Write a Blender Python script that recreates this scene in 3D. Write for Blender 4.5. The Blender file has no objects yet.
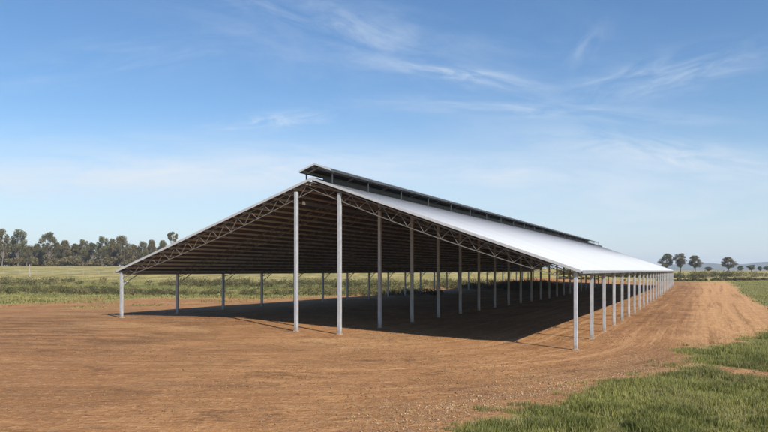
import bpy, math, random
import numpy as np
from mathutils import Vector, Matrix

R = math.radians
rng = np.random.default_rng(7)
random.seed(7)
scene = bpy.context.scene
col = scene.collection

# ------------------------------------------------------------------ helpers
def nodes_of(name):
    m = bpy.data.materials.new(name)
    m.use_nodes = True
    nt = m.node_tree
    nt.nodes.clear()
    out = nt.nodes.new('ShaderNodeOutputMaterial')
    return m, nt, out

class NT:
    """small node-tree builder"""
    def __init__(s, nt): s.nt = nt
    def n(s, t, **kw):
        nd = s.nt.nodes.new(t)
        for k, v in kw.items(): setattr(nd, k, v)
        return nd
    def link(s, a, b): s.nt.links.new(a, b)
    def put(s, sock, v):
        if isinstance(v, bpy.types.NodeSocket): s.link(v, sock)
        else: sock.default_value = v
    def math(s, op, a, b=0.0, c=None, clamp=False):
        nd = s.n('ShaderNodeMath', operation=op, use_clamp=clamp)
        s.put(nd.inputs[0], a); s.put(nd.inputs[1], b)
        if c is not None: s.put(nd.inputs[2], c)
        return nd.outputs[0]
    def mix(s, f, a, b):
        nd = s.n('ShaderNodeMix', data_type='RGBA')
        s.put(nd.inputs[0], f)
        s.put(nd.inputs[6], (*a, 1) if isinstance(a, tuple) and len(a) == 3 else a)
        s.put(nd.inputs[7], (*b, 1) if isinstance(b, tuple) and len(b) == 3 else b)
        return nd.outputs[2]
    def noise(s, vec, scale, detail=3, rough=.55, dist=0.0):
        nd = s.n('ShaderNodeTexNoise')
        if vec is not None: s.link(vec, nd.inputs['Vector'])
        nd.inputs['Scale'].default_value = scale
        nd.inputs['Detail'].default_value = detail
        nd.inputs['Roughness'].default_value = rough
        nd.inputs['Distortion'].default_value = dist
        return nd.outputs['Fac']
    def ramp(s, f, lo, hi):
        nd = s.n('ShaderNodeMapRange', interpolation_type='SMOOTHSTEP')
        s.put(nd.inputs[0], f); s.put(nd.inputs[1], lo); s.put(nd.inputs[2], hi)
        return nd.outputs[0]
    def attr(s, name): return s.n('ShaderNodeAttribute', attribute_name=name).outputs['Fac']
    def mapping(s, vec, scale=(1, 1, 1), rot=(0, 0, 0)):
        nd = s.n('ShaderNodeMapping')
        s.link(vec, nd.inputs[0]); nd.inputs['Scale'].default_value = scale; nd.inputs['Rotation'].default_value = rot
        return nd.outputs[0]

def mesh_np(name, verts, faces_flat, sizes):
    """fast mesh: verts (n,3), faces_flat flat loop vertex indices, sizes per-face loop totals"""
    me = bpy.data.meshes.new(name)
    verts = np.ascontiguousarray(verts, np.float32)
    faces_flat = np.ascontiguousarray(faces_flat, np.int32)
    sizes = np.ascontiguousarray(sizes, np.int32)
    me.vertices.add(len(verts)); me.vertices.foreach_set('co', verts.ravel())
    me.loops.add(len(faces_flat)); me.loops.foreach_set('vertex_index', faces_flat)
    me.polygons.add(len(sizes))
    starts = np.concatenate([[0], np.cumsum(sizes)[:-1]]).astype(np.int32)
    me.polygons.foreach_set('loop_start', starts)
    me.polygons.foreach_set('loop_total', sizes)
    me.update(calc_edges=True)
    return me

def obj(name, me, parent=None, mats=()):
    o = bpy.data.objects.new(name, me)
    col.objects.link(o)
    if me is not None:
        for m in mats: me.materials.append(m)
    if parent is not None: o.parent = parent
    return o

def tag(o, label=None, cat=None, group=None, kind=None):
    for k, v in (('label', label), ('category', cat), ('group', group), ('kind', kind)):
        if v: o[k] = v
    return o

class MB:
    def __init__(s): s.v, s.f, s.mi = [], [], []
    def face_box(s, P, mi=0):
        """P: 8 points, bottom 4 then top 4"""
        b = len(s.v); s.v += [tuple(p) for p in P]
        for q in ((3, 2, 1, 0), (4, 5, 6, 7), (0, 1, 5, 4), (1, 2, 6, 5), (2, 3, 7, 6), (3, 0, 4, 7)):
            s.f.append(tuple(b + i for i in q)); s.mi.append(mi)
    def box(s, x0, x1, y0, y1, z0, z1, mi=0):
        s.face_box([(x0, y0, z0), (x1, y0, z0), (x1, y1, z0), (x0, y1, z0), (x0, y0, z1), (x1, y0, z1), (x1, y1, z1), (x0, y1, z1)], mi)
    def beam(s, a, b, w, h, up=(0, 0, 1), mi=0):
        a, b, up = Vector(a), Vector(b), Vector(up)
        d = (b - a).normalized(); sd = d.cross(up)
        if sd.length < 1e-4: sd = d.cross(Vector((1, 0, 0)))
        sd.normalize(); u = sd.cross(d).normalized()
        P = []
        for pz in (-h / 2, h / 2):
            P += [a - sd * w / 2 + u * pz, a + sd * w / 2 + u * pz, b + sd * w / 2 + u * pz, b - sd * w / 2 + u * pz]
        s.face_box(P, mi)
    def prism(s, prof, a, b, xd, zd, mi=0):
        """extrude a 2-D profile (closed polygon) from a to b; xd, zd span the profile plane"""
        base = len(s.v); n = len(prof); a, b, xd, zd = Vector(a), Vector(b), Vector(xd), Vector(zd)
        for p in (a, b):
            for (x, z) in prof: s.v.append(tuple(p + xd * x + zd * z))
        for i in range(n):
            j = (i + 1) % n
            s.f.append((base + i, base + j, base + n + j, base + n + i)); s.mi.append(mi)
        s.f.append(tuple(base + i for i in reversed(range(n)))); s.mi.append(mi)
        s.f.append(tuple(base + n + i for i in range(n))); s.mi.append(mi)
    def tube(s, pts, rad, n=6, mi=0):
        base = len(s.v)
        for i, p in enumerate(pts):
            p = Vector(p)
            d = Vector(pts[min(i + 1, len(pts) - 1)]) - Vector(pts[max(i - 1, 0)])
            d.normalize()
            a = d.cross(Vector((.3, .9, .1))).normalized(); b = d.cross(a)
            for k in range(n):
                t = 2 * math.pi * k / n
                s.v.append(tuple(p + (a * math.cos(t) + b * math.sin(t)) * rad[i]))
        for i in range(len(pts) - 1):
            for k in range(n):
                k2 = (k + 1) % n
                s.f.append((base + i * n + k, base + i * n + k2, base + (i + 1) * n + k2, base + (i + 1) * n + k)); s.mi.append(mi)
        s.f.append(tuple(base + (len(pts) - 1) * n + k for k in range(n))); s.mi.append(mi)
    def mesh(s, name):
        me = bpy.data.meshes.new(name)
        me.from_pydata(s.v, [], s.f)
        if any(s.mi): me.polygons.foreach_set('material_index', s.mi)
        me.update(); return me
    def build(s, name, mats, parent=None): return obj(name, s.mesh(name), parent, mats)

def smooth01(x, a, b):
    t = np.clip((x - a) / (b - a), 0, 1)
    return t * t * (3 - 2 * t)

_perm = rng.permutation(4096)
_vals = rng.random(4096)
def vnoise(x, y):
    xi = np.floor(x).astype(np.int64); yi = np.floor(y).astype(np.int64)
    fx = x - xi; fy = y - yi
    fx = fx * fx * (3 - 2 * fx); fy = fy * fy * (3 - 2 * fy)
    h = lambda i, j: _vals[(_perm[(i & 4095)] + j * 57) & 4095]
    return (h(xi, yi) * (1 - fx) + h(xi + 1, yi) * fx) * (1 - fy) + (h(xi, yi + 1) * (1 - fx) + h(xi + 1, yi + 1) * fx) * fy
def fbm(x, y, o=4):
    s = 0; a = .5; t = 0
    for k in range(o):
        s = s + a * vnoise(x * 2 ** k + 17.3 * k, y * 2 ** k + 9.1 * k); t += a; a *= .5
    return s / t

# ------------------------------------------------------------------ camera numbers
F_PX, CX, HOR = 694.0, 384.0, 270.5          # focal length and horizon in a 768 px wide frame
CAM_Z = 4.26
def at(px, Y, z=0.0): return Vector(((px - CX) / F_PX * Y, Y, z))

# shed axes in plan
AX = np.array((.4166, .9091)); BX = np.array((-.9091, .4166))      # along the shed, and across it towards the far side
CORNER = np.array((10.45, 37.4))
HALF = 16.42; RIDGE = 10.12; PITCH = .354; BAY = 5.96; NB = 23
LEN = BAY * NB
ORG = CORNER + BX * HALF

def shed_ps(X, Y):
    dx, dy = X - CORNER[0], Y - CORNER[1]
    return dx * BX[0] + dy * BX[1], dx * AX[0] + dy * AX[1]

# ------------------------------------------------------------------ terrain height
def track_coord(X, Y):
    """wheel tracks sweep round from the road into the yard: radius about a turning centre"""
    dx, dy = X + 7.0, Y - 52.0
    along = dx * AX[0] + dy * AX[1]; perp = -(dx * BX[0] + dy * BX[1])
    dn = np.minimum(dx, 0)
    return np.where(along > 0, np.abs(perp), np.hypot(np.maximum(dx, 0), dy - .2 * dn))

def height(X, Y, fine=True):
    X = np.asarray(X, float); Y = np.asarray(Y, float)
    p, s = shed_ps(X, Y)
    d = np.hypot(X, Y)
    pad = .80 * smooth01(p, 3, 36) * (1 - .5 * smooth01(s, 15, 110))
    # land rises gently beyond the yard
    rise = .030 * np.log1p(np.exp((d - 135) / 14.0)) * 14.0
    rise = np.where(d > 330, .030 * 195 + 2.2 * (1 - np.exp(-(np.minimum(d, 1e5) - 330) / 260)), rise)
    bear = X / np.maximum(Y, 1)
    w = .98 - .42 * smooth01(bear, .05, .42)
    z = pad + rise * w
    # low channel bank across the paddock
    bank = .55 * np.exp(-((d - 138) / 9.0) ** 2) * smooth01(-bear, -.25, .05)
    z = z + bank
    if fine:
        far = np.clip(60.0 / np.maximum(d, 1), 0, 1)
        z = z + (fbm(X * .09, Y * .09, 3) - .5) * .16 * far
        z = z + (fbm(X * .7 + 31, Y * .7, 4) - .5) * .07 * far
        r = track_coord(X, Y)
        inyard = smooth01(-p, -36, -20) * (1 - smooth01(d, 60, 90)) * (1 - smooth01(s, -3, 1))
        z = z + (vnoise(r * 1.7, np.zeros_like(r) + .3) - .5) * .05 * inyard
    return z

def hz(X, Y): return float(height(np.array([X]), np.array([Y]))[0])

# ground-cover fields (what grows or lies where), all in plan
def verge_edge(X, Y):
    """signed distance, positive inside the near grass verge"""
    p, s = shed_ps(X, Y)
    edge = np.interp(s, [-60, -40, -18, -15, -11, -7, 2.6, 9.7, 17.8, 30, 42], [3, 2, -.3, -1.3, -2.6, -4.0, -5.4, -8.0, -10.3, -16, -26])
    q = edge - p
    q = q + (fbm(X * .35 + 5, Y * .35, 3) - .5) * 2.6
    # bare wheel strip turning off across the verge
    strip = np.abs((Y - 28.6) - .10 * (X - 15) + (fbm(X * .5, Y * .5 + 40, 2) - .5) * 1.6)
    cut = np.clip(1 - strip / 2.8, 0, 1) * smooth01(X, 13.4, 15.2)
    return q - cut * 7

def fields(X, Y):
    p, s = shed_ps(X, Y)
    d = np.hypot(X, Y)
    n1 = fbm(X * .05 + 3, Y * .05 + 8, 4)
    n2 = fbm(X * .25 + 13, Y * .25 + 2, 4)
    verge = smooth01(verge_edge(X, Y), -.9, 1.8) * (.80 + .20 * smooth01(fbm(X * .8 + 50, Y * .8, 3), .34, .50))
    # green plot past the road
    rp = -12.4 - p + (n2 - .5) * 2.0
    plot = smooth01(rp, -.8, 1.4) * smooth01(s, 22, 30 + 6 * n1)
    # paddock past the shed's far side
    left = smooth01(p + (n2 - .5) * 9, 37, 46) * smooth01(d + (n1 - .5) * 44 + (n2 - .5) * 34, 68, 104)
    end = smooth01(s + (n2 - .5) * 8, LEN + 22, LEN + 38)
    grass = np.maximum(np.maximum(verge, plot), np.maximum(left, end))
    dry = smooth01(d + (n1 - .5) * 40, 150, 190)
    dry = np.maximum(dry, .75 * left * smooth01(n2 + .25 * (1 - smooth01(d, 80, 112)), .50, .75))
    dry = np.where(plot > .3, np.maximum(dry * smooth01(d, 190, 260), .25), dry)
    dry = np.maximum(dry, end * .6)
    road = smooth01(-p + (n2 - .5) * 3, 3.6, 6.8) * smooth01(s, -22, 8)
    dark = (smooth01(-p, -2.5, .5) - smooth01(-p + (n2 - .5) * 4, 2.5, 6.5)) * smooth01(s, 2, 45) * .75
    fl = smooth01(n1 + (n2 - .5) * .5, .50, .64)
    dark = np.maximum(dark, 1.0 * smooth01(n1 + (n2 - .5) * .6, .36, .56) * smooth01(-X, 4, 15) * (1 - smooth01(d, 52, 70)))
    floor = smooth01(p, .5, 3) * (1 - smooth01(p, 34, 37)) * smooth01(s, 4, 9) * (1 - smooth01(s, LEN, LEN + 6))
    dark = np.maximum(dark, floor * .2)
    # trampled straw along the shed's open end
    straw = smooth01(fbm(X * .16, Y * .16 + 20, 4), .47, .66) * np.exp(-((s + 1.5 + (n2 - .5) * 6) / 4.0) ** 2) * smooth01(p, 6, 14)
    # stony margin in front of the verge
    ve = verge_edge(X, Y)
    stony = smooth01(ve, -4.5, -.8) * (1 - smooth01(ve, .1, 1.4)) * (1 - smooth01(d, 34, 48))
    return dict(grass=grass, dry=np.clip(dry, 0, 1), road=np.clip(road, 0, 1), dark=np.clip(dark, 0, 1), straw=straw, stony=stony)

# ------------------------------------------------------------------ materials
def principled(N, out, base, rough=.8, metal=0.0, normal=None, spec=.5):
    b = N.n('ShaderNodeBsdfPrincipled')
    N.put(b.inputs['Base Color'], (*base, 1) if isinstance(base, tuple) else base)
    N.put(b.inputs['Roughness'], rough); N.put(b.inputs['Metallic'], metal)
    b.inputs['Specular IOR Level'].default_value = spec
    if normal is not None: N.link(normal, b.inputs['Normal'])
    N.link(b.outputs[0], out.inputs['Surface'])
    return b

def mat_ground():
    m, nt, out = nodes_of('soil_and_pasture'); N = NT(nt)
    pos = N.n('ShaderNodeNewGeometry').outputs['Position']
    sep = N.n('ShaderNodeSeparateXYZ'); N.link(pos, sep.inputs[0])
    # polar coordinates about the turning centre of the wheel tracks
    dx = N.math('SUBTRACT', sep.outputs[0], -7.0); dy = N.math('SUBTRACT', sep.outputs[1], 52.0)
    along = N.math('ADD', N.math('MULTIPLY', dx, .4166), N.math('MULTIPLY', dy, .9091))
    perp = N.math('ABSOLUTE', N.math('SUBTRACT', N.math('MULTIPLY', dx, .9091), N.math('MULTIPLY', dy, .4166)))
    far = N.math('GREATER_THAN', along, 0.0); near = N.math('SUBTRACT', 1.0, far)
    dneg = N.math('MINIMUM', dx, 0.0); dpos = N.math('MAXIMUM', dx, 0.0); dys = N.math('SUBTRACT', dy, N.math('MULTIPLY', dneg, .2))
    hyp = N.math('SQRT', N.math('ADD', N.math('MULTIPLY', dpos, dpos), N.math('MULTIPLY', dys, dys)))
    rad = N.math('ADD', N.math('MULTIPLY', far, perp), N.math('MULTIPLY', near, hyp))
    arc = N.math('ADD', N.math('MULTIPLY', N.math('ARCTAN2', dys, dpos), 26.0), dneg)
    run = N.math('ADD', N.math('MULTIPLY', far, N.math('ADD', along, -11.17)), N.math('MULTIPLY', near, arc))
    wob = N.noise(pos, .35, 3, .5)
    cmb = N.n('ShaderNodeCombineXYZ')
    N.link(N.math('ADD', rad, N.math('MULTIPLY', wob, 1.6)), cmb.inputs[0]); N.link(N.math('MULTIPLY', run, .17), cmb.inputs[1])
    trk = N.noise(cmb.outputs[0], 1.1, 5, .62, .4)
    trk2 = N.noise(cmb.outputs[0], 3.2, 4, .6, .3)
    cm3 = N.n('ShaderNodeCombineXYZ'); N.link(N.math('ADD', rad, N.math('MULTIPLY', wob, .5)), cm3.inputs[0]); N.link(N.math('MULTIPLY', run, .022), cm3.inputs[1])
    rut = N.noise(cm3.outputs[0], 1.5, 4, .6)
    rutk = N.math('ADD', .28, N.math('MULTIPLY', N.ramp(sep.outputs[0], -4.0, 14.0), .72))
    patch = N.math('ADD', N.math('MULTIPLY', N.noise(N.mapping(pos, (1, 1.6, 1)), .30, 6, .68, .6), .75), N.math('MULTIPLY', N.noise(pos, 3.4, 4, .7), .25))
    big = N.noise(pos, .11, 4, .55); mid = N.noise(pos, .62, 5, .6); fine = N.noise(pos, 5.5, 5, .65); grit = N.noise(pos, 24, 3, .7)
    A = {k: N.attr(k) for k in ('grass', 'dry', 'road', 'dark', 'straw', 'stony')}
    # soil
    soil = N.mix(N.ramp(mid, .32, .70), (.290, .162, .070), (.400, .238, .108))
    soil = N.mix(N.math('MULTIPLY', N.ramp(trk, .48, .68), .40), soil, (.195, .105, .046))
    soil = N.mix(N.math('MULTIPLY', N.ramp(trk2, .50, .66), .50), soil, (.50, .322, .158))
    soil = N.mix(N.math('MULTIPLY', N.ramp(N.math('ADD', N.math('MULTIPLY', big, .7), N.math('MULTIPLY', mid, .3)), .46, .60), .62), soil, (.205, .112, .052))
    soil = N.mix(N.math('MULTIPLY', N.ramp(fine, .52, .68), .55), soil, (.53, .36, .175))
    soil = N.mix(N.math('MULTIPLY', N.ramp(N.noise(pos, 2.6, 5, .7), .54, .66), .50), soil, (.17, .094, .042))
    soil = N.mix(N.math('MULTIPLY', N.ramp(grit, .54, .66), .60), soil, (.125, .068, .032))
    soil = N.mix(N.math('MULTIPLY', N.ramp(N.noise(pos, 19, 3, .7), .57, .68), .50), soil, (.60, .44, .25))
    soil = N.mix(N.math('MULTIPLY', A['road'], .72), soil, N.mix(N.ramp(trk2, .35, .65), (.43, .275, .130), (.56, .375, .190)))
    soil = N.mix(N.math('MULTIPLY', N.ramp(patch, .53, .64), N.math('SUBTRACT', .80, N.math('MULTIPLY', A['road'], .55))), soil, N.mix(N.ramp(grit, .40, .60), (.090, .052, .027), (.21, .118, .056)))
    soil = N.mix(N.math('MULTIPLY', N.ramp(patch, .46, .36), .40), soil, (.50, .325, .16))
    soil = N.mix(N.math('MULTIPLY', N.math('MULTIPLY', N.ramp(rut, .53, .64), .50), rutk), soil, (.185, .098, .043))
    soil = N.mix(N.math('MULTIPLY', N.math('MULTIPLY', N.ramp(rut, .47, .38), .45), rutk), soil, (.50, .335, .175))
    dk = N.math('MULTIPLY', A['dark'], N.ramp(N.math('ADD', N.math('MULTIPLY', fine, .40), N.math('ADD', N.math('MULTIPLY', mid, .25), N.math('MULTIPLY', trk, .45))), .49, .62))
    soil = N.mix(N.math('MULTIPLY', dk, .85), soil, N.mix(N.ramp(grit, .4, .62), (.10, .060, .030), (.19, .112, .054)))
    st = N.math('MULTIPLY', A['straw'], N.ramp(N.math('ADD', N.math('MULTIPLY', grit, .5), N.math('MULTIPLY', fine, .5)), .44, .60))
    soil = N.mix(N.math('MULTIPLY', st, .8), soil, (.56, .43, .23))
    sn = N.math('MULTIPLY', A['stony'], N.ramp(N.noise(pos, 7, 3, .6), .42, .62))
    soil = N.mix(N.math('MULTIPLY', sn, .75), soil, N.mix(N.ramp(grit, .45, .58), (.11, .066, .036), (.40, .28, .17)))
    tintn = N.n('ShaderNodeMix', data_type='RGBA', blend_type='MULTIPLY'); tintn.inputs[0].default_value = 1.0
    N.link(soil, tintn.inputs[6]); tintn.inputs[7].default_value = (1.09, .925, .84, 1); soil = tintn.outputs[2]
    # grass cover
    gr = N.mix(N.ramp(fine, .35, .65), (.085, .098, .022), (.185, .180, .050))
    gr = N.mix(N.math('MULTIPLY', N.ramp(big, .4, .66), .45), gr, (.20, .175, .052))
    dr = N.mix(N.ramp(N.noise(N.mapping(pos, (1, .35, 1)), .22, 5, .7), .36, .64), (.20, .180, .055), (.40, .315, .125))
    dr = N.mix(N.math('MULTIPLY', N.ramp(N.noise(pos, .09, 4, .6), .5, .66), .5), dr, (.20, .155, .075))
    gr = N.mix(N.math('MAXIMUM', A['dry'], N.ramp(A['grass'], .95, .45)), gr, dr)
    gm = N.ramp(N.math('ADD', A['grass'], N.math('MULTIPLY', N.math('SUBTRACT', N.math('ADD', N.math('MULTIPLY', mid, .5), N.math('MULTIPLY', fine, .5)), .5), 2.4)), .30, .72)
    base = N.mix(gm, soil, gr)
    h = N.math('ADD', N.math('MULTIPLY', fine, .16), N.math('MULTIPLY', grit, .050))
    h = N.math('ADD', h, N.math('MULTIPLY', trk2, .075))
    h = N.math('ADD', h, N.math('MULTIPLY', mid, .10))
    h = N.math('ADD', h, N.math('MULTIPLY', rut, .14))
    bp = N.n('ShaderNodeBump'); bp.inputs['Strength'].default_value = .85; bp.inputs['Distance'].default_value = 1.0
    N.link(h, bp.inputs['Height'])
    principled(N, out, base, .95, 0, bp.outputs[0], .15)
    return m

def mat_metal(name, c0, c1, rough=.45, metal=.35, scale=3.0, spec=.5):
    m, nt, out = nodes_of(name); N = NT(nt)
    tc = N.n('ShaderNodeTexCoord').outputs['Object']
    a = N.noise(tc, scale, 4, .6); b = N.noise(N.mapping(tc, (9, 9, 1.0)), 1.3, 3, .6)
    c = N.mix(N.ramp(N.math('ADD', N.math('MULTIPLY', a, .6), N.math('MULTIPLY', b, .4)), .35, .65), c0, c1)
    principled(N, out, c, N.math('ADD', N.math('MULTIPLY', a, .3), rough - .15), metal, None, spec)
    return m

def mat_roof_top():
    m, nt, out = nodes_of('pale_roof_sheet'); N = NT(nt)
    tc = N.n('ShaderNodeTexCoord').outputs['Object']
    sep = N.n('ShaderNodeSeparateXYZ'); N.link(tc, sep.inputs[0])
    # individual sheets 0.76 m wide differ slightly; light run-off marks down the slope
    idx = N.math('FLOOR', N.math('DIVIDE', sep.outputs[1], .762))
    wn = N.n('ShaderNodeTexWhiteNoise', noise_dimensions='1D'); N.link(idx, wn.inputs['W'])
    run = N.noise(N.mapping(tc, (.25, 5, .25)), 1.0, 4, .6)
    c = N.mix(wn.outputs['Value'], (.42, .43, .44), (.475, .485, .495))
    c = N.mix(N.math('MULTIPLY', N.ramp(run, .5, .72), .35), c, (.385, .39, .40))
    principled(N, out, c, .75, .0, None, .08)
    return m

def mat_leaf(name, dark, light, dry, trans=.25, straw=None):
    m, nt, out = nodes_of(name); N = NT(nt)
    t = N.attr('tint')
    c = None
    oi = N.n('ShaderNodeObjectInfo').outputs['Random']
    c = N.mix(N.ramp(t, 0.0, .85), dark, light)
    if straw: c = N.mix(N.ramp(t, .88, .95), c, straw)
    c = N.mix(N.math('MULTIPLY', oi, .65), c, dry)
    d = N.n('ShaderNodeBsdfPrincipled'); N.link(c, d.inputs['Base Color']); d.inputs['Roughness'].default_value = .6
    d.inputs['Specular IOR Level'].default_value = .25
    tr = N.n('ShaderNodeBsdfTranslucent'); N.link(c, tr.inputs[0])
    mx = N.n('ShaderNodeMixShader'); mx.inputs[0].default_value = trans
    N.link(d.outputs[0], mx.inputs[1]); N.link(tr.outputs[0], mx.inputs[2]); N.link(mx.outputs[0], out.inputs['Surface'])
    return m

def mat_simple(name, c0, c1, scale=4, rough=.9):
    m, nt, out = nodes_of(name); N = NT(nt)
    tc = N.n('ShaderNodeTexCoord').outputs['Object']
    c = N.mix(N.ramp(N.noise(tc, scale, 5, .62), .34, .66), c0, c1)
    principled(N, out, c, rough, 0, None, .3)
    return m

M_GROUND = mat_ground()
M_GALV = mat_metal('galvanised_steel', (.36, .37, .385), (.47, .48, .49), .42, .2, 4)
def mat_post():
    m, nt, out = nodes_of('galvanised_post'); N = NT(nt)
    tc = N.n('ShaderNodeTexCoord').outputs['Object']; oi = N.n('ShaderNodeObjectInfo').outputs['Random']
    sep = N.n('ShaderNodeSeparateXYZ'); N.link(tc, sep.inputs[0])
    a = N.noise(tc, 6, 4, .6); b = N.noise(N.mapping(tc, (9, 9, .8)), 1.6, 4, .65)
    c = N.mix(N.ramp(N.math('ADD', N.math('MULTIPLY', a, .5), N.math('MULTIPLY', b, .5)), .36, .64), (.33, .34, .355), (.46, .47, .48))
    c = N.mix(N.math('MULTIPLY', oi, .25), c, (.30, .30, .305))
    k = N.ramp(N.math('ADD', sep.outputs[2], N.math('MULTIPLY', a, .9)), .95, .30)
    c = N.mix(N.math('MULTIPLY', k, .75), c, (.26, .165, .09))
    principled(N, out, c, N.math('ADD', N.math('MULTIPLY', a, .3), .3), .15, None, .4)
    return m
M_POST = mat_post()
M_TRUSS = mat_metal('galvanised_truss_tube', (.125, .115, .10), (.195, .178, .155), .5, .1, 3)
M_PURLIN = mat_metal('galvanised_purlin', (.47, .40, .315), (.60, .52, .42), .55, .05, 1.5)
M_BACK_AND_SHADE = mat_metal('sheet_backing_and_ridge_shade', (.040, .034, .029), (.070, .058, .047), .6, .0, .5, .3)
M_ROOF = mat_roof_top()
M_TRIM = mat_metal('pale_edge_trim', (.42, .42, .42), (.50, .50, .50), .45, .1, 1)
M_GUTTER = mat_metal('grey_gutter', (.22, .23, .24), (.28, .29, .30), .45, .15, 1)
M_DARK = mat_metal('dark_edge_trim', (.045, .047, .05), (.07, .072, .075), .5, .1, 1)
M_BARK = mat_simple('gum_bark', (.11, .092, .075), (.27, .24, .205), .8)
M_LEAF = mat_leaf('gum_leaves', (.036, .042, .016), (.160, .150, .062), (.175, .130, .060))
M_SCRUB = mat_leaf('weed_leaves', (.038, .049, .014), (.205, .165, .075), (.125, .115, .045))
M_PADDOCK = mat_leaf('paddock_blades', (.10, .115, .028), (.33, .28, .10), (.2, .19, .06), .35)
M_BLADE = mat_leaf('grass_blades', (.095, .110, .022), (.43, .405, .125), (.16, .17, .045), .35, (.40, .33, .16))
M_WOOD = mat_simple('weathered_timber', (.20, .175, .145), (.36, .32, .27), 3)
M_STONE = mat_simple('field_stone', (.20, .118, .060), (.46, .315, .18), 5)
M_HILL = mat_simple('wooded_hillside', (.030, .040, .020), (.085, .090, .045), .012)

# ------------------------------------------------------------------ ground sheet
def axis(lo, hi, flo, fhi, step, grow):
    c = list(np.arange(flo, fhi + step * .5, step))
    s = step; x = c[-1]
    while x < hi: s *= grow; x += s; c.append(x)
    s = step; x = c[0]; pre = []
    while x > lo: s *= grow; x -= s; pre.append(x)
    return np.array(pre[::-1] + c)
gx = axis(-3500, 5200, -26, 32, .17, 1.05)
gy = axis(-400, 6500, 16, 60, .17, 1.035)
GX, GY = np.meshgrid(gx, gy)
GZ = height(GX, GY)
nx, ny = len(gx), len(gy)
V = np.stack([GX, GY, GZ], -1).reshape(-1, 3)
ii = (np.arange(ny - 1)[:, None] * nx + np.arange(nx - 1)[None, :]).ravel()
Q = np.stack([ii, ii + 1, ii + nx + 1, ii + nx], 1)
FL = fields(V[:, 0], V[:, 1])

def sub_sheet(name, faces):
    used = np.unique(faces); remap = np.zeros(len(V), np.int64); remap[used] = np.arange(len(used))
    me = mesh_np(name, V[used], remap[faces].ravel(), np.full(len(faces), 4))
    me.polygons.foreach_set('use_smooth', np.ones(len(faces), bool))
    for k, a in FL.items():
        at_ = me.attributes.new(k, 'FLOAT', 'POINT'); at_.data.foreach_set('value', np.ascontiguousarray(a[used], np.float32))
    o = obj(name, me, None, [M_GROUND]); o['kind'] = 'structure'; return o
fc = V[Q].mean(1)
fp, fs = shed_ps(fc[:, 0], fc[:, 1])
is_road = (fp < -5.0) & (fp > -12.4) & (fs > 20) & (fs < LEN + 40)
dd = np.hypot(fc[:, 0], fc[:, 1])
is_field = (~is_road) & ((dd > 150) & (fc[:, 1] > 0) & ((fp > 45) | (fs > LEN + 30)) | (fp <= -12.4) & (fs > 22))
sub_sheet('dirt_road', Q[is_road])
sub_sheet('field', Q[is_field])
sub_sheet('ground', Q[~is_road & ~is_field])

# ------------------------------------------------------------------ hills far to the right
hx = np.linspace(700, 4200, 160); hy = np.linspace(3000, 4700, 40)
HX, HY = np.meshgrid(hx, hy)
prof = np.interp(HX[0] * 0 + HX[0], [700, 1400, 1560, 1720, 1850, 2000, 2150, 2350, 2600, 3200, 4200], [8, 20, 34, 48, 30, 36, 52, 58, 40, 62, 20])
env = np.exp(-((HY - 3800) / 420) ** 2)
HZ = (prof[None, :] * (.8 + .45 * fbm(HX * .004, HY * .003, 4))) * env + (fbm(HX * .02, HY * .02, 3) - .5) * 6 * env + 2.0
hv = np.stack([HX, HY, HZ], -1).reshape(-1, 3)
i2 = (np.arange(39)[:, None] * 160 + np.arange(159)[None, :]).ravel()
hq = np.stack([i2, i2 + 1, i2 + 161, i2 + 160], 1)
hm = mesh_np('hills', hv, hq.ravel(), np.full(len(hq), 4)); hm.polygons.foreach_set('use_smooth', np.ones(len(hq), bool))
tag(obj('hills', hm, None, [M_HILL]), kind='structure')

# ------------------------------------------------------------------ the shed
ang = math.atan2(AX[1], AX[0]) - math.pi / 2
shed = obj('open_shed', None)
shed.location = (ORG[0], ORG[1], 0); shed.rotation_euler = (0, 0, ang)
tag(shed, 'long open sided steel shed with a pale gable roof and raised ridge vent', 'shed')
def zr(x): return RIDGE - PITCH * abs(x)
def to_world(x, y):
    w = ORG + (-BX) * x + AX * y
    return w
def gz(x, y):
    w = to_world(x, y); return hz(w[0], w[1])
CO = math.cos(math.atan(PITCH)); SI = math.sin(math.atan(PITCH))

# posts: four rows, every bay; H sections with a base plate
POSTX = (HALF - .12, 1.87, -1.30, -HALF + .12)
def h_post_mesh(w, d, h):
    mb = MB(); t = .014
    prof = [(-w/2, -d/2), (w/2, -d/2), (w/2, -d/2 + t), (t/2, -d/2 + t), (t/2, d/2 - t), (w/2, d/2 - t), (w/2, d/2), (-w/2, d/2), (-w/2, d/2 - t), (-t/2, d/2 - t), (-t/2, -d/2 + t), (-w/2, -d/2 + t)]
    mb.prism(prof, (0, 0, -.4), (0, 0, h), (1, 0, 0), (0, 1, 0))
    return mb.mesh('post')
def box_post_mesh(w, h):
    mb = MB(); c = .02; q = w / 2
    prof = [(-q + c, -q), (q - c, -q), (q, -q + c), (q, q - c), (q - c, q), (-q + c, q), (-q, q - c), (-q, -q + c)]
    mb.prism(prof, (0, 0, -.4), (0, 0, h), (1, 0, 0), (0, 1, 0))
    return mb.mesh('post')
plate = MB(); plate.box(-.15, .15, -.14, .14, -.3, .025)
for sx in (-.125, .125):
    for sy in (-.115, .115): plate.box(sx - .015, sx + .015, sy - .015, sy + .015, .025, .06)
plate_me = plate.mesh('base_plate'); plate_me.materials.append(mat_simple('footing_concrete', (.30, .22, .15), (.42, .33, .24), 6))
for r, x in enumerate(POSTX):
    top = zr(x) - (.16 if r in (0, 3) else .34)
    for k in ((0, NB) if r == 2 else range(NB + 1)):
        if True:
            y = k * BAY
            g = gz(x, y)
            me = box_post_mesh(.20 if r in (0, 3) else .22, top - g)
            p = obj('post', me, shed, [M_POST]); p.location = (x, y, g)
            b = obj('base_plate', plate_me, p)

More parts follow.
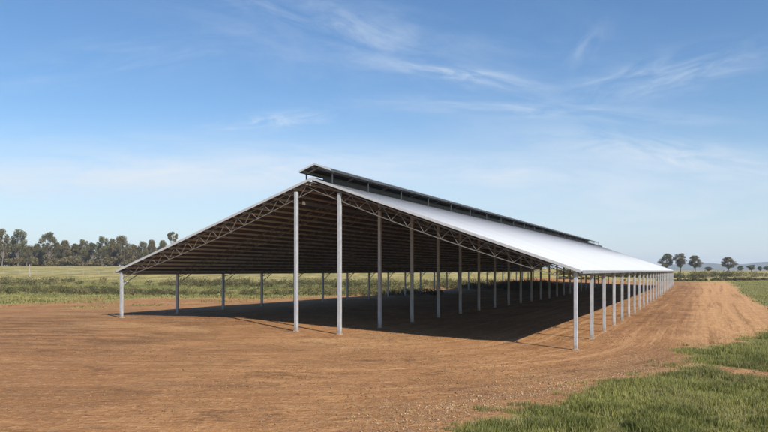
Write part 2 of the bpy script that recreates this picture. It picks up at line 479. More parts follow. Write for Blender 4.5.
# roof sheeting: trapezoid ribs running down each slope, pale outside, dull backing inside
def sheet_mesh(sx, x_in, x_out, y0, y1, zf, back=.012, pitch_rib=.254):
    ys, zs = [], []
    y = y0
    while y < y1 - pitch_rib:
        for dy, dz in ((0, 0), (.11, 0), (.16, .006), (.21, .006)):
            ys.append(y + dy); zs.append(dz)
        y += pitch_rib
    ys.append(y1); zs.append(0)
    n = len(ys); ys = np.array(ys); zs = np.array(zs)
    xs = [x_in, x_out]
    vs = []
    for off in (0.0, -back):
        for x in xs: vs.append(np.stack([np.full(n, sx * x), ys, zf(x) + zs + off], 1))
    Vv = np.concatenate(vs)
    i = np.arange(n - 1)
    top = np.stack([i, i + 1, n + i + 1, n + i], 1); bot = np.stack([2 * n + i, 3 * n + i, 3 * n + i + 1, 2 * n + i + 1], 1)
    e1 = np.stack([i, 2 * n + i, 2 * n + i + 1, i + 1], 1); e2 = np.stack([n + i, n + i + 1, 3 * n + i + 1, 3 * n + i], 1)
    if sx < 0: top, bot, e1, e2 = top[:, ::-1], bot[:, ::-1], e1[:, ::-1], e2[:, ::-1]
    ends = np.array([[0, n, 3 * n, 2 * n], [n - 1, 3 * n - 1, 4 * n - 1, 2 * n - 1]][0:1] + [[n - 1, 3 * n - 1, 4 * n - 1, 2 * n - 1]])
    F = np.concatenate([top, bot, e1, e2, ends])
    # x order flips winding for the inner/outer rows: recalc to be safe
    me = mesh_np('roof_sheeting', Vv, F.ravel(), np.full(len(F), 4))
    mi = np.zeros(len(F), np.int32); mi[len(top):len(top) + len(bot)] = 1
    me.polygons.foreach_set('material_index', mi)
    return me
OV = .22
for sx in (1, -1):
    o = obj('roof_sheeting', sheet_mesh(sx, .42, HALF + .14, -OV, LEN + OV, zr), shed, [M_ROOF, M_BACK_AND_SHADE])
    # barge trim at both open ends, eave gutter
    for y in (-OV - .03, LEN + OV + .03):
        mb = MB(); mb.face_box([(sx * .0, y - .022, zr(0) - .11), (sx * (HALF + .16), y - .022, zr(HALF + .16) - .11), (sx * (HALF + .16), y + .022, zr(HALF + .16) - .11), (0, y + .022, zr(0) - .11),
                                (sx * .0, y - .022, zr(0) + .05), (sx * (HALF + .16), y - .022, zr(HALF + .16) + .05), (sx * (HALF + .16), y + .022, zr(HALF + .16) + .05), (0, y + .022, zr(0) + .05)])
        mb.build('barge_trim', [M_TRIM], o)
    ze = zr(HALF + .14)
    g = MB(); x0 = sx * (HALF + .15)
    prof = [(0, .0), (0, -.16), (.14, -.16), (.14, .02), (.128, .02), (.128, -.148), (.012, -.148), (.012, 0)]
    g.prism([(a * sx, b) for a, b in prof], (x0, -OV, ze), (x0, LEN + OV, ze), (1, 0, 0), (0, 0, 1))
    g.build('gutter', [M_GUTTER], o)

# purlins under the sheets (21 each slope)
PUR = [.62 + i * (HALF - .5) / 20 for i in range(21)]
for sx in (1, -1):
    for x in PUR:
        mb = MB()
        prof = [(-.03, -.06), (.03, -.06), (.03, -.05), (-.018, -.05), (-.018, .05), (.03, .05), (.03, .06), (-.03, .06)]
        z = zr(x) - .018 - .06 / CO
        mb.prism([(a * sx, b) for a, b in prof], (sx * x, -OV + .05, z), (sx * x, LEN + OV - .05, z), (CO, 0, -sx * SI), (sx * SI, 0, CO))
        mb.build('purlin', [M_PURLIN], shed)

# open web trusses on every post line, one per slope
def depth(t):      # 0 near the ridge, 1 at the eave
    return .36 + .36 * math.sin(math.pi * min(max(t * .9 + .08, 0), 1)) ** .8
def truss_mesh(sx):
    mb = MB(); top = lambda x: zr(x) - .25
    x0, x1 = .0, HALF - .24
    bot = lambda x: top(x) - depth((x - x0) / (x1 - x0))
    mb.beam((sx * x0, 0, top(x0)), (sx * x1, 0, top(x1)), .05, .05)
    n = 15; nodes = [x0 + (x1 - x0 - .05) * i / n for i in range(n + 1)]
    for i in range(n): mb.beam((sx * nodes[i], 0, bot(nodes[i])), (sx * nodes[i + 1], 0, bot(nodes[i + 1])), .044, .044)
    for i in range(n):
        xm = (nodes[i] + nodes[i + 1]) / 2
        mb.beam((sx * nodes[i], 0, bot(nodes[i]) + .02), (sx * xm, 0, top(xm) - .02), .028, .028)
        mb.beam((sx * xm, 0, top(xm) - .02), (sx * nodes[i + 1], 0, bot(nodes[i + 1]) + .02), .028, .028)
    return mb.mesh('truss')
for sx in (1, -1):
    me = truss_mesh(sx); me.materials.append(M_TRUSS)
    for k in range(NB + 1):
        t = obj('truss', me, shed); t.location = (0, k * BAY, 0)

# longitudinal beams over the four post rows
for r, x in enumerate(POSTX):
    mb = MB(); z = zr(x) - (.28 if r in (0, 3) else .95)
    w = .09
    xx = x - math.copysign(.16, x) if r in (0, 3) else x + (.17 if r == 1 else -.17)
    mb.box(xx - w / 2, xx + w / 2, .0 if r in (0, 3) else 1.1, LEN, z - .11, z + .11)
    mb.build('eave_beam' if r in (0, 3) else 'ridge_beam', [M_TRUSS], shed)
# raking braces from the eave posts up to the eave beam
for r in (0, 3):
    x = POSTX[r]; z1 = zr(x) - .30
    xx = x - math.copysign(.13, x)
    mb = MB(); mb.beam((0, 0, -.75), (0, 1.55, 0), .05, .05); bm_ = mb.mesh('knee_brace'); bm_.materials.append(M_GALV)
    for k in range(NB):
        b = obj('knee_brace', bm_, shed); b.location = (xx, k * BAY + .12, z1)

# upstands beside the ridge opening, coloured near-black as the shade under the vent
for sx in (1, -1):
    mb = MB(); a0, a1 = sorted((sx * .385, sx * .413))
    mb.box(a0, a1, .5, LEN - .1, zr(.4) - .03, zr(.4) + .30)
    mb.build('ridge_shade_upstand', [M_BACK_AND_SHADE], shed)
# raised ridge vent roof
MV0, MV1 = .5, 20.5 * BAY
MHW = 1.10; MRZ = RIDGE + .96; mz = lambda x: MRZ - .37 * abs(x)
mon = obj('ridge_vent', None, shed)
for sx in (1, -1):
    o = obj('vent_sheeting', sheet_mesh(sx, .0, MHW, MV0 - .35, MV1 + .35, mz), mon, [M_ROOF, M_BACK_AND_SHADE])
    mb = MB()
    for x in (.25, MHW - .2):
        z = mz(x) - .085; mb.box(sx * x - .03, sx * x + .03, MV0 - .3, MV1 + .3, z - .06, z + .06)
    mb.build('vent_purlin', [M_GUTTER], mon)
    mb = MB(); z = mz(MHW)
    mb.box(min(sx * (MHW + .003), sx * (MHW + .05)), max(sx * (MHW + .003), sx * (MHW + .05)), MV0 - .35, MV1 + .35, z - .12, z + .04)
    mb.build('vent_edge_trim', [M_DARK], mon)
    mb = MB(); yv = MV0 - .40
    mb.face_box([(0, yv - .02, mz(0) - .075), (sx * (MHW + .06), yv - .02, mz(MHW + .06) - .075), (sx * (MHW + .06), yv + .02, mz(MHW + .06) - .075), (0, yv + .02, mz(0) - .075),
                 (0, yv - .02, mz(0) + .03), (sx * (MHW + .06), yv - .02, mz(MHW + .06) + .03), (sx * (MHW + .06), yv + .02, mz(MHW + .06) + .03), (0, yv + .02, mz(0) + .03)])
    mb.build('vent_barge', [M_TRIM], mon)
sm = MB(); sm.box(-.038, .038, -.038, .038, zr(.95) - .1, mz(.95) - .14); sme = sm.mesh('vent_post'); sme.materials.append(M_DARK)
rf = MB()
for sx in (1, -1): rf.beam((0, 0, mz(0) - .16), (sx * (MHW - .05), 0, mz(MHW - .05) - .16), .06, .09)
rme = rf.mesh('vent_rafter'); rme.materials.append(M_GUTTER)
ys = [MV0 + .2] + [k * BAY for k in range(1, 21)]
for y in ys:
    for sx in (1, -1):
        p = obj('vent_post', sme, mon); p.location = (sx * .95, y, 0)
    p = obj('vent_rafter', rme, mon); p.location = (0, y, 0)
# bare end frame left standing past the vent roof
mb = MB(); y = 21.1 * BAY
for sx in (1, -1):
    mb.box(sx * .95 - .05, sx * .95 + .05, y - .05, y + .05, zr(.95) - .1, mz(.95) + .02)
    for yy in (MV1 + .37, ): mb.beam((sx * .95, yy, mz(.95) - .06), (sx * .95, y + .5, mz(.95) - .06), .08, .08)
mb.beam((-1.0, y, mz(.95) - .06), (1.0, y, mz(.95) - .06), .08, .08)
mb.build('vent_end_frame', [M_GUTTER], mon)

# ------------------------------------------------------------------ leaf clouds
def leaf_cloud(centers, radii, counts, size, seed, flat=.75, tint_bias=0.0):
    """quads scattered through ellipsoid clusters, denser to the shell; returns verts, tint"""
    g = np.random.default_rng(seed); P = []; T = []
    for c, r, n in zip(centers, radii, counts):
        u = g.normal(size=(n, 3)); u /= np.linalg.norm(u, axis=1)[:, None]
        q = g.random(n) ** .42
        lump = .35 + 1.3 * g.random() ** 1.3
        pos = np.array(c) + u * (q * np.asarray(r)[0])[:, None] * np.array((1, 1, flat)) if np.ndim(r) else np.array(c) + u * (q * r)[:, None] * np.array((1, 1, flat))
        P.append(pos); T.append(np.clip(.45 * lump + .35 * (g.random(n) - .5) + tint_bias, 0, 1))
    P = np.concatenate(P); T = np.concatenate(T); n = len(P)
    a = g.normal(size=(n, 3)); a /= np.linalg.norm(a, axis=1)[:, None]
    b = np.cross(a, g.normal(size=(n, 3))); b /= np.linalg.norm(b, axis=1)[:, None]
    s = size * (.6 + .9 * g.random(n))[:, None]
    a *= s; b *= s * .55
    Vv = np.stack([P - a, P - b * .9, P + a, P + b * .9], 1).reshape(-1, 3)
    return Vv, T
def cloud_mesh(name, Vv, T, mat):
    n = len(T)
    me = mesh_np(name, Vv, np.arange(4 * n), np.full(n, 4))
    at_ = me.attributes.new('tint', 'FLOAT', 'FACE'); at_.data.foreach_set('value', np.ascontiguousarray(T, np.float32))
    me.materials.append(mat); return me

def tree_proto(seed, width, lo, n_cl, r_cl, leaves, two_tier=False):
    """unit-height gum: bare lower trunk, forking limbs, leaf clusters at the limb ends"""
    g = random.Random(seed); cs = []; rs = []
    for i in range(n_cl):
        t = (i + .5) / n_cl
        z = lo + (.94 - lo) * (t ** .85)
        if two_tier and .52 < t < .62: continue
        env = math.sin(math.pi * min(1, .16 + .80 * t)) ** .7
        a = i * 2.399 + g.uniform(-.5, .5); rr = width * .5 * env * (g.uniform(.35, 1.0))
        r = r_cl * g.uniform(.5, 1.3)
        cs.append((rr * math.cos(a), rr * math.sin(a), min(z, 1 - r * .75))); rs.append(r)
    mb = MB()
    lean = (g.uniform(-.05, .05), g.uniform(-.05, .05))
    fork = lo * .72
    mb.tube([(0, 0, -.02), (lean[0] * .4, lean[1] * .4, fork * .5), (lean[0], lean[1], fork), (lean[0] * 1.6, lean[1] * 1.6, .80)], [.022, .018, .015, .005], 7)
    for c, r in zip(cs, rs):
        s = g.uniform(.6, 1.0); z0 = min(fork * s + .02, c[2] - .02)
        b = Vector((lean[0] * s, lean[1] * s, z0)); e = Vector(c); mid = b.lerp(e, .5) + Vector((g.uniform(-.02, .02), g.uniform(-.02, .02), -.03))
        mb.tube([b, mid, e], [.010, .007, .003], 5)
    tm = mb.mesh('trunk'); tm.materials.append(M_BARK)
    tot = sum(r * r for r in rs)
    cnt = [max(30, int(leaves * r * r / tot)) for r in rs]
    Vv, T = leaf_cloud(cs, rs, cnt, .017, seed)
    return tm, cloud_mesh('crown', Vv, T, M_LEAF)
PROTO = {
    'round': tree_proto(11, .46, .34, 22, .105, 4600),
    'tall': tree_proto(12, .34, .46, 20, .09, 3800),
    'open': tree_proto(13, .52, .72, 12, .075, 1900),
    'tier': tree_proto(24, .54, .34, 26, .088, 4000),
    'broad': tree_proto(15, .60, .30, 26, .105, 5000),
    'dense': tree_proto(16, .46, .22, 26, .115, 5200),
}
def tree(px, Y, top, wpx, kind, label, cat='tree', group=None, name='gum_tree', base=None):
    p = at(px, Y); g = hz(p.x, p.y)
    H = CAM_Z + (HOR - top) / F_PX * Y - g
    W = {'round': .62, 'tall': .48, 'open': .62, 'tier': .62, 'broad': .76, 'dense': .64}[kind]
    sx = wpx / F_PX * Y / W
    t = obj(name, None); t.location = (p.x, p.y, g - .05); t.rotation_euler = (0, 0, random.uniform(0, 6.28)); t.scale = (sx, sx, H)
    tag(t, label, cat, group)
    for nm, me in zip(('trunk', 'crown'), PROTO[kind]): obj(nm, me, t)
    return t
GL = 'gum trees along the far side of the dry paddock'
tree(2, 322, 228, 15, 'round', 'big gum tree cut off by the edge of the view in the far tree line', 'tree', GL)
tree(18, 330, 228.5, 22, 'broad', 'tall wide gum with a rounded brownish crown beside the sky gap in the tree line', 'tree', GL)
tree(27, 318, 246, 11, 'dense', 'small rusty leaved tree under the tall wide gum in the far tree line', 'tree', GL)
tree(38, 334, 243, 13, 'round', 'medium gum on the other side of the sky gap from the tall wide gum', 'tree', GL)
tree(48.5, 326, 231.5, 20, 'tier', 'gum with a ragged two tiered crown standing above its neighbours in the tree line', 'tree', GL)
tree(58, 338, 243, 12, 'dense', 'bushy low gum beside the ragged two tiered gum', 'tree', GL)
tree(66, 330, 239.5, 15, 'round', 'rounded gum second along from the ragged two tiered gum towards the shed', 'tree', GL)
tree(75, 336, 243, 12, 'tall', 'narrow gum between two rounded gums in the middle of the far tree line', 'tree', GL)
tree(83, 328, 238.5, 15, 'broad', 'spreading grey green gum halfway along the tree line towards the shed', 'tree', GL)
tree(92, 338, 242, 12, 'tall', 'slim gum between the spreading grey green gum and the flat topped gum', 'tree', GL)
tree(102, 328, 235.5, 17, 'broad', 'flat topped broad gum, the first of two tall ones near the shed roof edge', 'tree', GL)
tree(113, 334, 238, 13, 'round', 'rounded gum between the two tall broad gums near the shed roof edge', 'tree', GL)
tree(122, 326, 235, 18, 'dense', 'dense tall gum, the second of two tall ones near the shed roof edge', 'tree', GL)
tree(133, 334, 243.5, 12, 'round', 'shorter gum just past the dense tall gum where the tree line dips', 'tree', GL)
tree(142, 330, 240.5, 14, 'broad', 'brownish spreading gum above the low end of the shed roof', 'tree', GL)
tree(152, 334, 239.0, 13, 'dense', 'bushy gum with its top just clearing the sloping shed roof', 'tree', GL)
tree(162, 330, 239.5, 13, 'round', 'rounded gum beside the thin open gum above the shed roof', 'tree', GL)
tree(172.5, 320, 230.5, 14, 'open', 'thin open crowned gum rising alone above the shed roof edge', 'tree', GL)
GR = 'paddock trees beyond the end of the dirt road'
tree(666.5, 372, 253, 16, 'round', 'dense tree partly hidden by the end of the shed roof', 'tree', GR)
tree(680.5, 368, 252.5, 17, 'broad', 'tall open tree, the middle one of three beyond the end of the shed', 'tree', GR)
tree(695.5, 364, 255, 16, 'round', 'wide crowned tree, the one of three farthest from the shed end', 'tree', GR)
tree(728.5, 352, 256.5, 17, 'round', 'round dark tree standing alone past the end of the dirt road', 'tree', GR)
tree(740, 400, 265.5, 7, 'dense', 'tiny bush beside the lone round dark tree', 'tree', GR, 'paddock_shrub')
tree(751.5, 380, 264.5, 12, 'broad', 'low spreading tree between the tiny bush and the edge of the view', 'tree', GR)
tree(760, 420, 266, 6, 'dense', 'very small dark bush between two low spreading trees', 'tree', GR, 'paddock_shrub')
tree(767, 390, 265.5, 9, 'broad', 'low tree cut off by the edge of the view below the hills', 'tree', GR)
tree(708.5, 410, 266.5, 9, 'dense', 'low bush on the horizon between the three trees and the lone tree', 'tree', GR, 'paddock_shrub')

# far woodland that fills in behind and under the gums
def clumps(name, label, pts, sizes, per, leaf, mat, seed, flat=.8, tint=None):
    cs, rs, ct = [], [], []
    for (x, y), s in zip(pts, sizes):
        z = hz(x, y)
        cs.append((x, y, z + s * .45)); rs.append(s); ct.append(int(per))
    Vv, T = leaf_cloud(cs, rs, ct, leaf, seed, flat)
    o = obj(name, cloud_mesh(name, Vv, T, mat)); tag(o, label, name.replace('_', ' '), None, 'stuff')
    return o
g = np.random.default_rng(3)
cs, rs, ct = [], [], []
for i in range(210):
    px = g.uniform(-40, 330); Y = g.uniform(340, 400); p = at(px, Y); z = hz(p.x, p.y)
    hgt = (g.uniform(.6, .88) * 13.5 if px < 190 else 8)
    for k in range(3):
        cs.append((p.x + g.uniform(-2, 2), p.y + g.uniform(-2, 2), z + hgt * (k + .6) / 3.2)); rs.append(g.uniform(1.8, 3.2)); ct.append(120)
for i in range(420):   # understorey
    px = g.uniform(-40, 330); Y = g.uniform(322, 345); p = at(px, Y); z = hz(p.x, p.y)
    cs.append((p.x, p.y, z + g.uniform(.6, 3.4))); rs.append(g.uniform(1.3, 2.8)); ct.append(110)
Vv, T = leaf_cloud(cs, rs, ct, .45, 21)
tag(obj('woodland', cloud_mesh('woodland', Vv, T, M_LEAF)), 'dense woodland filling in behind the line of gum trees', 'woodland', None, 'stuff')

# weedy channel bank across the paddock: two dark bands with a paler gap
def band(d0, d1, pxr, n, smin, smax, seed):
    g = np.random.default_rng(seed); pts, sz = [], []
    while len(pts) < n:
        px = g.uniform(*pxr); Y = g.uniform(d0, d1)
        p = at(px, Y)
        dn = fbm(np.array([p.x * .06]), np.array([p.y * .10]), 3)[0]
        if g.random() > np.clip((dn - .42) * 6, .05, 1): continue
        pts.append((p.x, p.y)); sz.append(g.uniform(smin, smax) * (.6 + dn))
    return pts, sz
pts, sz = band(100, 116, (-60, 440), 430, .25, .75, 41)
clumps('bank_weeds', 'dark weedy growth along the near side of the channel bank', pts, sz, 120, .085, M_SCRUB, 42)
pts, sz = band(130, 160, (-60, 560), 620, .4, 1.15, 43)
clumps('channel_scrub', 'taller green scrub along the channel bank behind the shed', pts, sz, 130, .115, M_SCRUB, 44)
pa, sa = band(196, 201, (560, 830), 170, .3, .6, 45); pb, sb = band(226, 244, (560, 830), 330, .8, 1.8, 49)
pts, sz = pa + pb, sa + sb
clumps('hedge_scrub', 'dark green scrub running across the end of the dirt road', pts, sz, 120, .17, M_SCRUB, 46)
pts, sz = band(96, 132, (-60, 420), 420, .15, .42, 47)
clumps('low_weeds', 'low green weeds dotted over the paddock beside the shed', pts, sz, 60, .07, M_SCRUB, 48, .6)

# ------------------------------------------------------------------ grass
def blades(name, label, X, Y, h, w, seed, mat, lean=.5):
    g = np.random.default_rng(seed); n = len(X)
    Z = height(X, Y) - .02
    a = g.random(n) * 2 * np.pi; b = g.random(n) * 2 * np.pi
    side = np.stack([np.cos(a), np.sin(a), np.zeros(n)], 1) * (w * (.7 + .6 * g.random(n)))[:, None] * .5
    ln = np.stack([np.cos(b), np.sin(b), np.zeros(n)], 1) * (h * lean * g.random(n))[:, None]
    B = np.stack([X, Y, Z], 1)
    up = np.zeros((n, 3)); up[:, 2] = h
    p0, p1 = B - side, B + side
    p2, p3 = B + side * .8 + up * .6 + ln * .35, B - side * .8 + up * .6 + ln * .35
    tip = B + up + ln
    Vv = np.stack([p0, p1, p2, p3, tip], 1).reshape(-1, 3)
    i = np.arange(n)[:, None] * 5
    F = np.concatenate([i + 0, i + 1, i + 2, i + 3, i + 3, i + 2, i + 4], 1).ravel()
    me = mesh_np(name, Vv, F, np.tile([4, 3], n))
    cl = fbm(X * .9, Y * .9, 3)
    t = np.clip((cl - .5) * 1.3 + (fbm(X * .22 + 7, Y * .22, 3) - .5) * 1.4 + .44 + .55 * (g.random(n) - .5), 0, .86)
    t = np.where(g.random(n) < .10 + .38 * smooth01(fbm(X * .3 + 60, Y * .3, 3), .5, .68), 1.0, t)
    at_ = me.attributes.new('tint', 'FLOAT', 'FACE'); at_.data.foreach_set('value', np.repeat(t, 2).astype(np.float32))
    me.materials.append(mat)
    return tag(obj(name, me), label, 'grass', None, 'stuff')
g = np.random.default_rng(5)
N0 = 1500000
Xc = g.uniform(-4, 34, N0); Yc = g.uniform(13, 60, N0)
e = verge_edge(Xc, Yc)
cl = fbm(Xc * .8 + 50, Yc * .8, 3)
pr = smooth01(e + (fbm(Xc * 1.7 + 9, Yc * 1.7, 2) - .5) * 3, -.6, 2.2) * np.clip(.42 + (cl - .42) * 4.2, .22, 1) * np.clip(27 / np.hypot(Xc, Yc), .3, 1) ** 1.3
keep = g.random(N0) < pr
Xk, Yk, ek, ck = Xc[keep], Yc[keep], e[keep], cl[keep]
hh = (.10 + .36 * np.clip(ck * 1.7 - .45, 0, 1) * (.5 + .7 * g.random(len(Xk)))) * (.45 + .55 * smooth01(ek, -.2, 2.2))
blades('verge_grass', 'green unmown grass verge in front of the dirt yard', Xk, Yk, hh, .021, 6, M_BLADE)
# coarser grass farther off: paddock beside the shed and plot past the road
N1 = 170000
px = g.uniform(-30, 800, N1); Yf = 62 + (195 - 62) * g.random(N1) ** 1.4
Xf = (px - CX) / F_PX * Yf
fl = fields(Xf, Yf)
pk, sk = shed_ps(Xf, Yf)
keep = (g.random(N1) < smooth01(fl['grass'], .05, .95) * .4) & ((pk > 36) | (pk < -11.8))
Xf, Yf = Xf[keep], Yf[keep]
blades('paddock_grass', 'rough green grass over the paddock and the plot past the road', Xf, Yf, .08 + .16 * g.random(len(Xf)), .10, 8, M_PADDOCK, .8)

M_STRAW = mat_leaf('dead_grass', (.17, .115, .055), (.40, .30, .155), (.30, .22, .10), .2)
N4 = 260000
Xd = g.uniform(-16, 30, N4); Yd = g.uniform(14, 50, N4)
ed = verge_edge(Xd, Yd)
keep = g.random(N4) < .30 * np.exp(-((ed + .4) / 1.6) ** 2) * np.clip(fbm(Xd * .7 + 3, Yd * .7, 3) * 3.2 - 1.0, .05, 1)
Xd, Yd = Xd[keep], Yd[keep]
blades('dead_grass', 'dry straw coloured grass lying along the edge of the verge', Xd, Yd, .03 + .06 * g.random(len(Xd)), .020, 31, M_STRAW, 3.5)
N5 = 120000
Xd = g.uniform(-26, 12, N5); Yd = g.uniform(18, 60, N5)
fd = fields(Xd, Yd)
keep = g.random(N5) < np.maximum(fd['straw'] * .5, .03) * (fd['grass'] < .1)
Xd, Yd = Xd[keep], Yd[keep]
blades('straw_litter', 'loose straw scattered over the dirt at the open end of the shed', Xd, Yd, .02 + .05 * g.random(len(Xd)), .022, 32, M_STRAW, 4.0)
N6 = 70000
pq = g.uniform(-30, 470, N6); Yd = np.where(g.random(N6) < .5, g.uniform(113, 130, N6), g.uniform(72, 100, N6))
Xd = (pq - CX) / F_PX * Yd
pd_, sd_ = shed_ps(Xd, Yd)
keep = (g.random(N6) < np.clip(fbm(Xd * .11, Yd * .11 + 30, 4) * 5 - 2.4, 0, 1) * smooth01(pd_, 36, 42) * np.where(Yd < 101, .30, .8))
Xd, Yd = Xd[keep], Yd[keep]
blades('dry_tussocks', 'dry tussock grass in uneven strips over the paddock beside the shed', Xd, Yd, .10 + .26 * g.random(len(Xd)), .10, 33, M_PADDOCK, 1.0)

# ------------------------------------------------------------------ stones and clods in the soil
def stones(name, label, X, Y, S, seed, mat):
    g = np.random.default_rng(seed); n = len(X)
    base = np.array([(1, 0, 0), (-1, 0, 0), (0, 1, 0), (0, -1, 0), (0, 0, 1), (0, 0, -.6)], float)
    tri = np.array([(0, 2, 4), (2, 1, 4), (1, 3, 4), (3, 0, 4), (2, 0, 5), (1, 2, 5), (3, 1, 5), (0, 3, 5)])
    J = base[None] * (.6 + .8 * g.random((n, 6, 1))) + (g.random((n, 6, 3)) - .5) * .5
    J[:, :, 2] *= .6
    a = g.random(n) * 6.28; ca, sa = np.cos(a), np.sin(a)
    Jx = J[:, :, 0] * ca[:, None] - J[:, :, 1] * sa[:, None]; Jy = J[:, :, 0] * sa[:, None] + J[:, :, 1] * ca[:, None]
    Vv = np.stack([Jx * S[:, None] + X[:, None], Jy * S[:, None] + Y[:, None], J[:, :, 2] * S[:, None] + height(X, Y)[:, None] + S[:, None] * .15], -1).reshape(-1, 3)
    F = (tri[None] + np.arange(n)[:, None, None] * 6).ravel()
    me = mesh_np(name, Vv, F, np.full(n * 8, 3)); me.materials.append(mat)
    return tag(obj(name, me), label, 'gravel', None, 'stuff')
N2 = 300000
Xs = g.uniform(-18, 26, N2); Ys = g.uniform(15, 44, N2)
ve = verge_edge(Xs, Ys)
keep = g.random(N2) < .5 * np.exp(-((ve + 1.0) / 1.7) ** 2) * np.clip(fbm(Xs * .6, Ys * .6 + 9, 3) * 3 - .9, 0, 1) * (Xs < 13)
Xs, Ys = Xs[keep], Ys[keep]
stones('gravel', 'pale stones and clods along the edge of the grass verge', Xs, Ys, .010 + .040 * g.random(len(Xs)) ** 4, 9, M_STONE)
M_CLOD = mat_simple('soil_clod', (.13, .070, .033), (.30, .175, .085), 6)
N3 = 150000
Xs = g.uniform(-26, 16, N3); Ys = g.uniform(15, 60, N3)
ve = verge_edge(Xs, Ys)
dn = np.clip(fbm(Xs * .18, Ys * .18 + 70, 4) * 4 - 1.7, .04, 1)
keep = (g.random(N3) < dn * .5) & (ve < -.5)
Xs, Ys = Xs[keep], Ys[keep]
stones('soil_clods', 'small brown clods lying loose over the dirt yard', Xs, Ys, .010 + .045 * g.random(len(Xs)) ** 4, 10, M_CLOD)

# ------------------------------------------------------------------ paddock fence and dead stump
def fence(px0, px1, Y0, Y1, n, label):
    f = obj('wire_fence', None); a = at(px0, Y0); b = at(px1, Y1)
    f.location = (a.x, a.y, hz(a.x, a.y)); tag(f, label, 'fence')
    mb = MB(); mb.tube([(0, 0, -.3), (.01, 0, .6), (0, .01, 1.25)], [.075, .07, .06], 7); me = mb.mesh('fence_post'); me.materials.append(M_WOOD)
    pts = []
    for i in range(n):
        q = a.lerp(b, i / (n - 1)); pts.append(Vector((q.x, q.y, hz(q.x, q.y))) - f.location)
        p = obj('fence_post', me, f); p.location = pts[-1]
    for h in (.35, .75, 1.12):
        mb = MB(); mb.tube([p + Vector((0, -.07, h)) for p in pts], [.008] * n, 4)
        mb.build('wire', [M_GALV], f)
fence(-30, 330, 196, 232, 26, 'thin wire fence on timber posts along the dry paddock')
st = at(29.5, 187); stump = obj('dead_trunk', None); stump.location = (st.x, st.y, hz(st.x, st.y))
mb = MB(); mb.tube([(0, 0, -.3), (.05, 0, 1.2), (-.03, .05, 2.6), (.06, 0, 3.3)], [.24, .2, .16, .08], 9); mb.build('trunk', [M_WOOD], stump)
mb = MB(); mb.tube([(0, 0, 2.2), (.3, .1, 2.7), (.42, .1, 3.0)], [.08, .06, .03], 7); mb.build('branch', [M_WOOD], stump)
tag(stump, 'grey dead trunk standing upright in the dry paddock', 'dead tree')

# ------------------------------------------------------------------ air
hb = MB(); hb.box(-3300, 5000, -380, 6300, -3, 110)
m, nt, out = nodes_of('thin_air')
pv = nt.nodes.new('ShaderNodeVolumePrincipled')
pv.inputs['Color'].default_value = (.78, .87, 1.0, 1); pv.inputs['Density'].default_value = 0.00018; pv.inputs['Anisotropy'].default_value = 0.0
nt.links.new(pv.outputs[0], out.inputs['Volume'])
tag(hb.build('haze', [m]), kind='stuff')

# ------------------------------------------------------------------ light and sky
SUN_DIR = Vector((.584 * math.cos(R(38.8)), -.812 * math.cos(R(38.8)), math.sin(R(38.8))))
sl = bpy.data.lights.new('sun', 'SUN'); sl.energy = 4.8; sl.angle = R(.53); sl.color = (1, .945, .86)
so = bpy.data.objects.new('sun', sl); col.objects.link(so)
so.rotation_euler = SUN_DIR.to_track_quat('Z', 'Y').to_euler()

w = bpy.data.worlds.new('World'); scene.world = w; w.use_nodes = True
nt = w.node_tree; nt.nodes.clear(); N = NT(nt)
wo = N.n('ShaderNodeOutputWorld'); bg = N.n('ShaderNodeBackground'); N.link(bg.outputs[0], wo.inputs[0])
sky = N.n('ShaderNodeTexSky', sky_type='NISHITA')
sky.sun_disc = False; sky.sun_elevation = R(38.8); sky.sun_rotation = math.atan2(.584, -.812)
sky.altitude = 60; sky.air_density = 1.0; sky.dust_density = .2; sky.ozone_density = 2.6
bg.inputs['Strength'].default_value = .092
# wispy cirrus: streaks of ice cloud lying in given directions of the sky
tc = N.n('ShaderNodeTexCoord').outputs['Generated']
sp = N.n('ShaderNodeSeparateXYZ'); N.link(tc, sp.inputs[0])
den = N.math('MAXIMUM', sp.outputs[1], .08)
A_ = N.math('DIVIDE', sp.outputs[0], den); E_ = N.math('DIVIDE', sp.outputs[2], den)
def wisp(px, py, deg, lu, lv, fr, su, sv, lo, hi, amt):
    a0, e0 = (px - CX) / F_PX, (HOR - py) / F_PX
    da = N.math('SUBTRACT', A_, a0); de = N.math('SUBTRACT', E_, e0)
    c_, s_ = math.cos(R(deg)), math.sin(R(deg))
    u = N.math('ADD', N.math('MULTIPLY', da, c_), N.math('MULTIPLY', de, s_))
    v = N.math('SUBTRACT', N.math('MULTIPLY', de, c_), N.math('MULTIPLY', da, s_))
    uu = N.math('DIVIDE', u, lu / F_PX); vv = N.math('DIVIDE', v, lv / F_PX)
    q = N.math('ADD', N.math('MULTIPLY', uu, uu), N.math('MULTIPLY', vv, vv))
    msk = N.math('POWER', 2.718, N.math('MULTIPLY', q, -1.0))
    cb = N.n('ShaderNodeCombineXYZ'); N.link(N.math('MULTIPLY', u, su), cb.inputs[0]); N.link(N.math('MULTIPLY', v, sv), cb.inputs[1]); cb.inputs[2].default_value = px * .013
    n = N.noise(cb.outputs[0], fr, 9, .64, .55)
    return N.math('MULTIPLY', N.math('MULTIPLY', N.ramp(n, lo, hi), msk), amt)
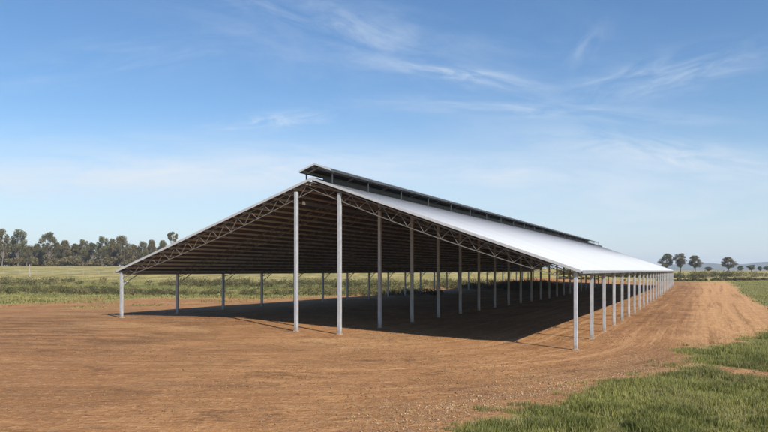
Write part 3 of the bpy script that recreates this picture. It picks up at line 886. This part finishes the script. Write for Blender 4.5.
W = [wisp(340, 26, -17, 130, 26, 2.0, 5, 18, .32, .95, .52), wisp(465, 75, -8, 66, 8, 2.4, 6, 26, .32, .74, .60),
     wisp(655, 78, 13, 110, 18, 2.2, 5, 20, .32, .84, .60), wisp(276, 122, 6, 58, 8, 2.6, 6, 24, .34, .74, .75),
     wisp(555, 112, -3, 170, 9, 2.0, 4, 26, .34, .78, .48), wisp(680, 158, -8, 140, 18, 2.2, 4, 18, .28, .70, .85),
     wisp(150, 176, 1, 330, 22, 1.8, 3, 18, .22, .66, 1.0), wisp(470, 170, -4, 200, 16, 2.0, 3, 18, .30, .74, .75),
     wisp(585, 45, 50, 30, 12, 2.4, 6, 14, .40, .80, .25), wisp(420, 55, -12, 260, 60, 1.5, 3, 10, .36, 1.0, .5),
     wisp(130, 60, 8, 150, 22, 1.8, 3, 16, .38, .95, .4), wisp(90, 140, 0, 200, 12, 1.8, 3, 20, .38, .85, .4),
     wisp(650, 205, 0, 260, 30, 1.6, 3, 14, .28, .78, .6)]
fac = W[0]
for q in W[1:]: fac = N.math('SUBTRACT', 1.0, N.math('MULTIPLY', N.math('SUBTRACT', 1.0, fac), N.math('SUBTRACT', 1.0, q)))
hs = N.n('ShaderNodeHueSaturation'); N.link(sky.outputs[0], hs.inputs['Color']); hs.inputs['Saturation'].default_value = 1.2; hs.inputs['Hue'].default_value = .502
veil = N.mix(N.math('MULTIPLY', N.ramp(E_, .27, .0), .62), hs.outputs[0], (4.3, 5.25, 6.35))
lp = N.mix(fac, veil, (5.75, 6.35, 7.0))
N.link(lp, bg.inputs['Color'])

# ------------------------------------------------------------------ camera and output
cd = bpy.data.cameras.new('camera'); co = bpy.data.objects.new('camera', cd); col.objects.link(co)
co.location = (0, 0, CAM_Z); co.rotation_euler = (R(90), 0, 0)
cd.sensor_width = 36; cd.lens = 36 * F_PX / 768; cd.shift_y = (HOR - 216) / 768
cd.clip_start = .1; cd.clip_end = 20000
scene.camera = co
vs = scene.view_settings
scene.display_settings.display_device = 'sRGB'
vs.view_transform = 'Standard'; vs.look = 'None'; vs.exposure = .55; vs.gamma = 1; vs.use_curve_mapping = False
cy = scene.cycles
cy.max_bounces = 6; cy.diffuse_bounces = 4; cy.volume_bounces = 0; cy.transparent_max_bounces = 8
cy.use_denoising = True
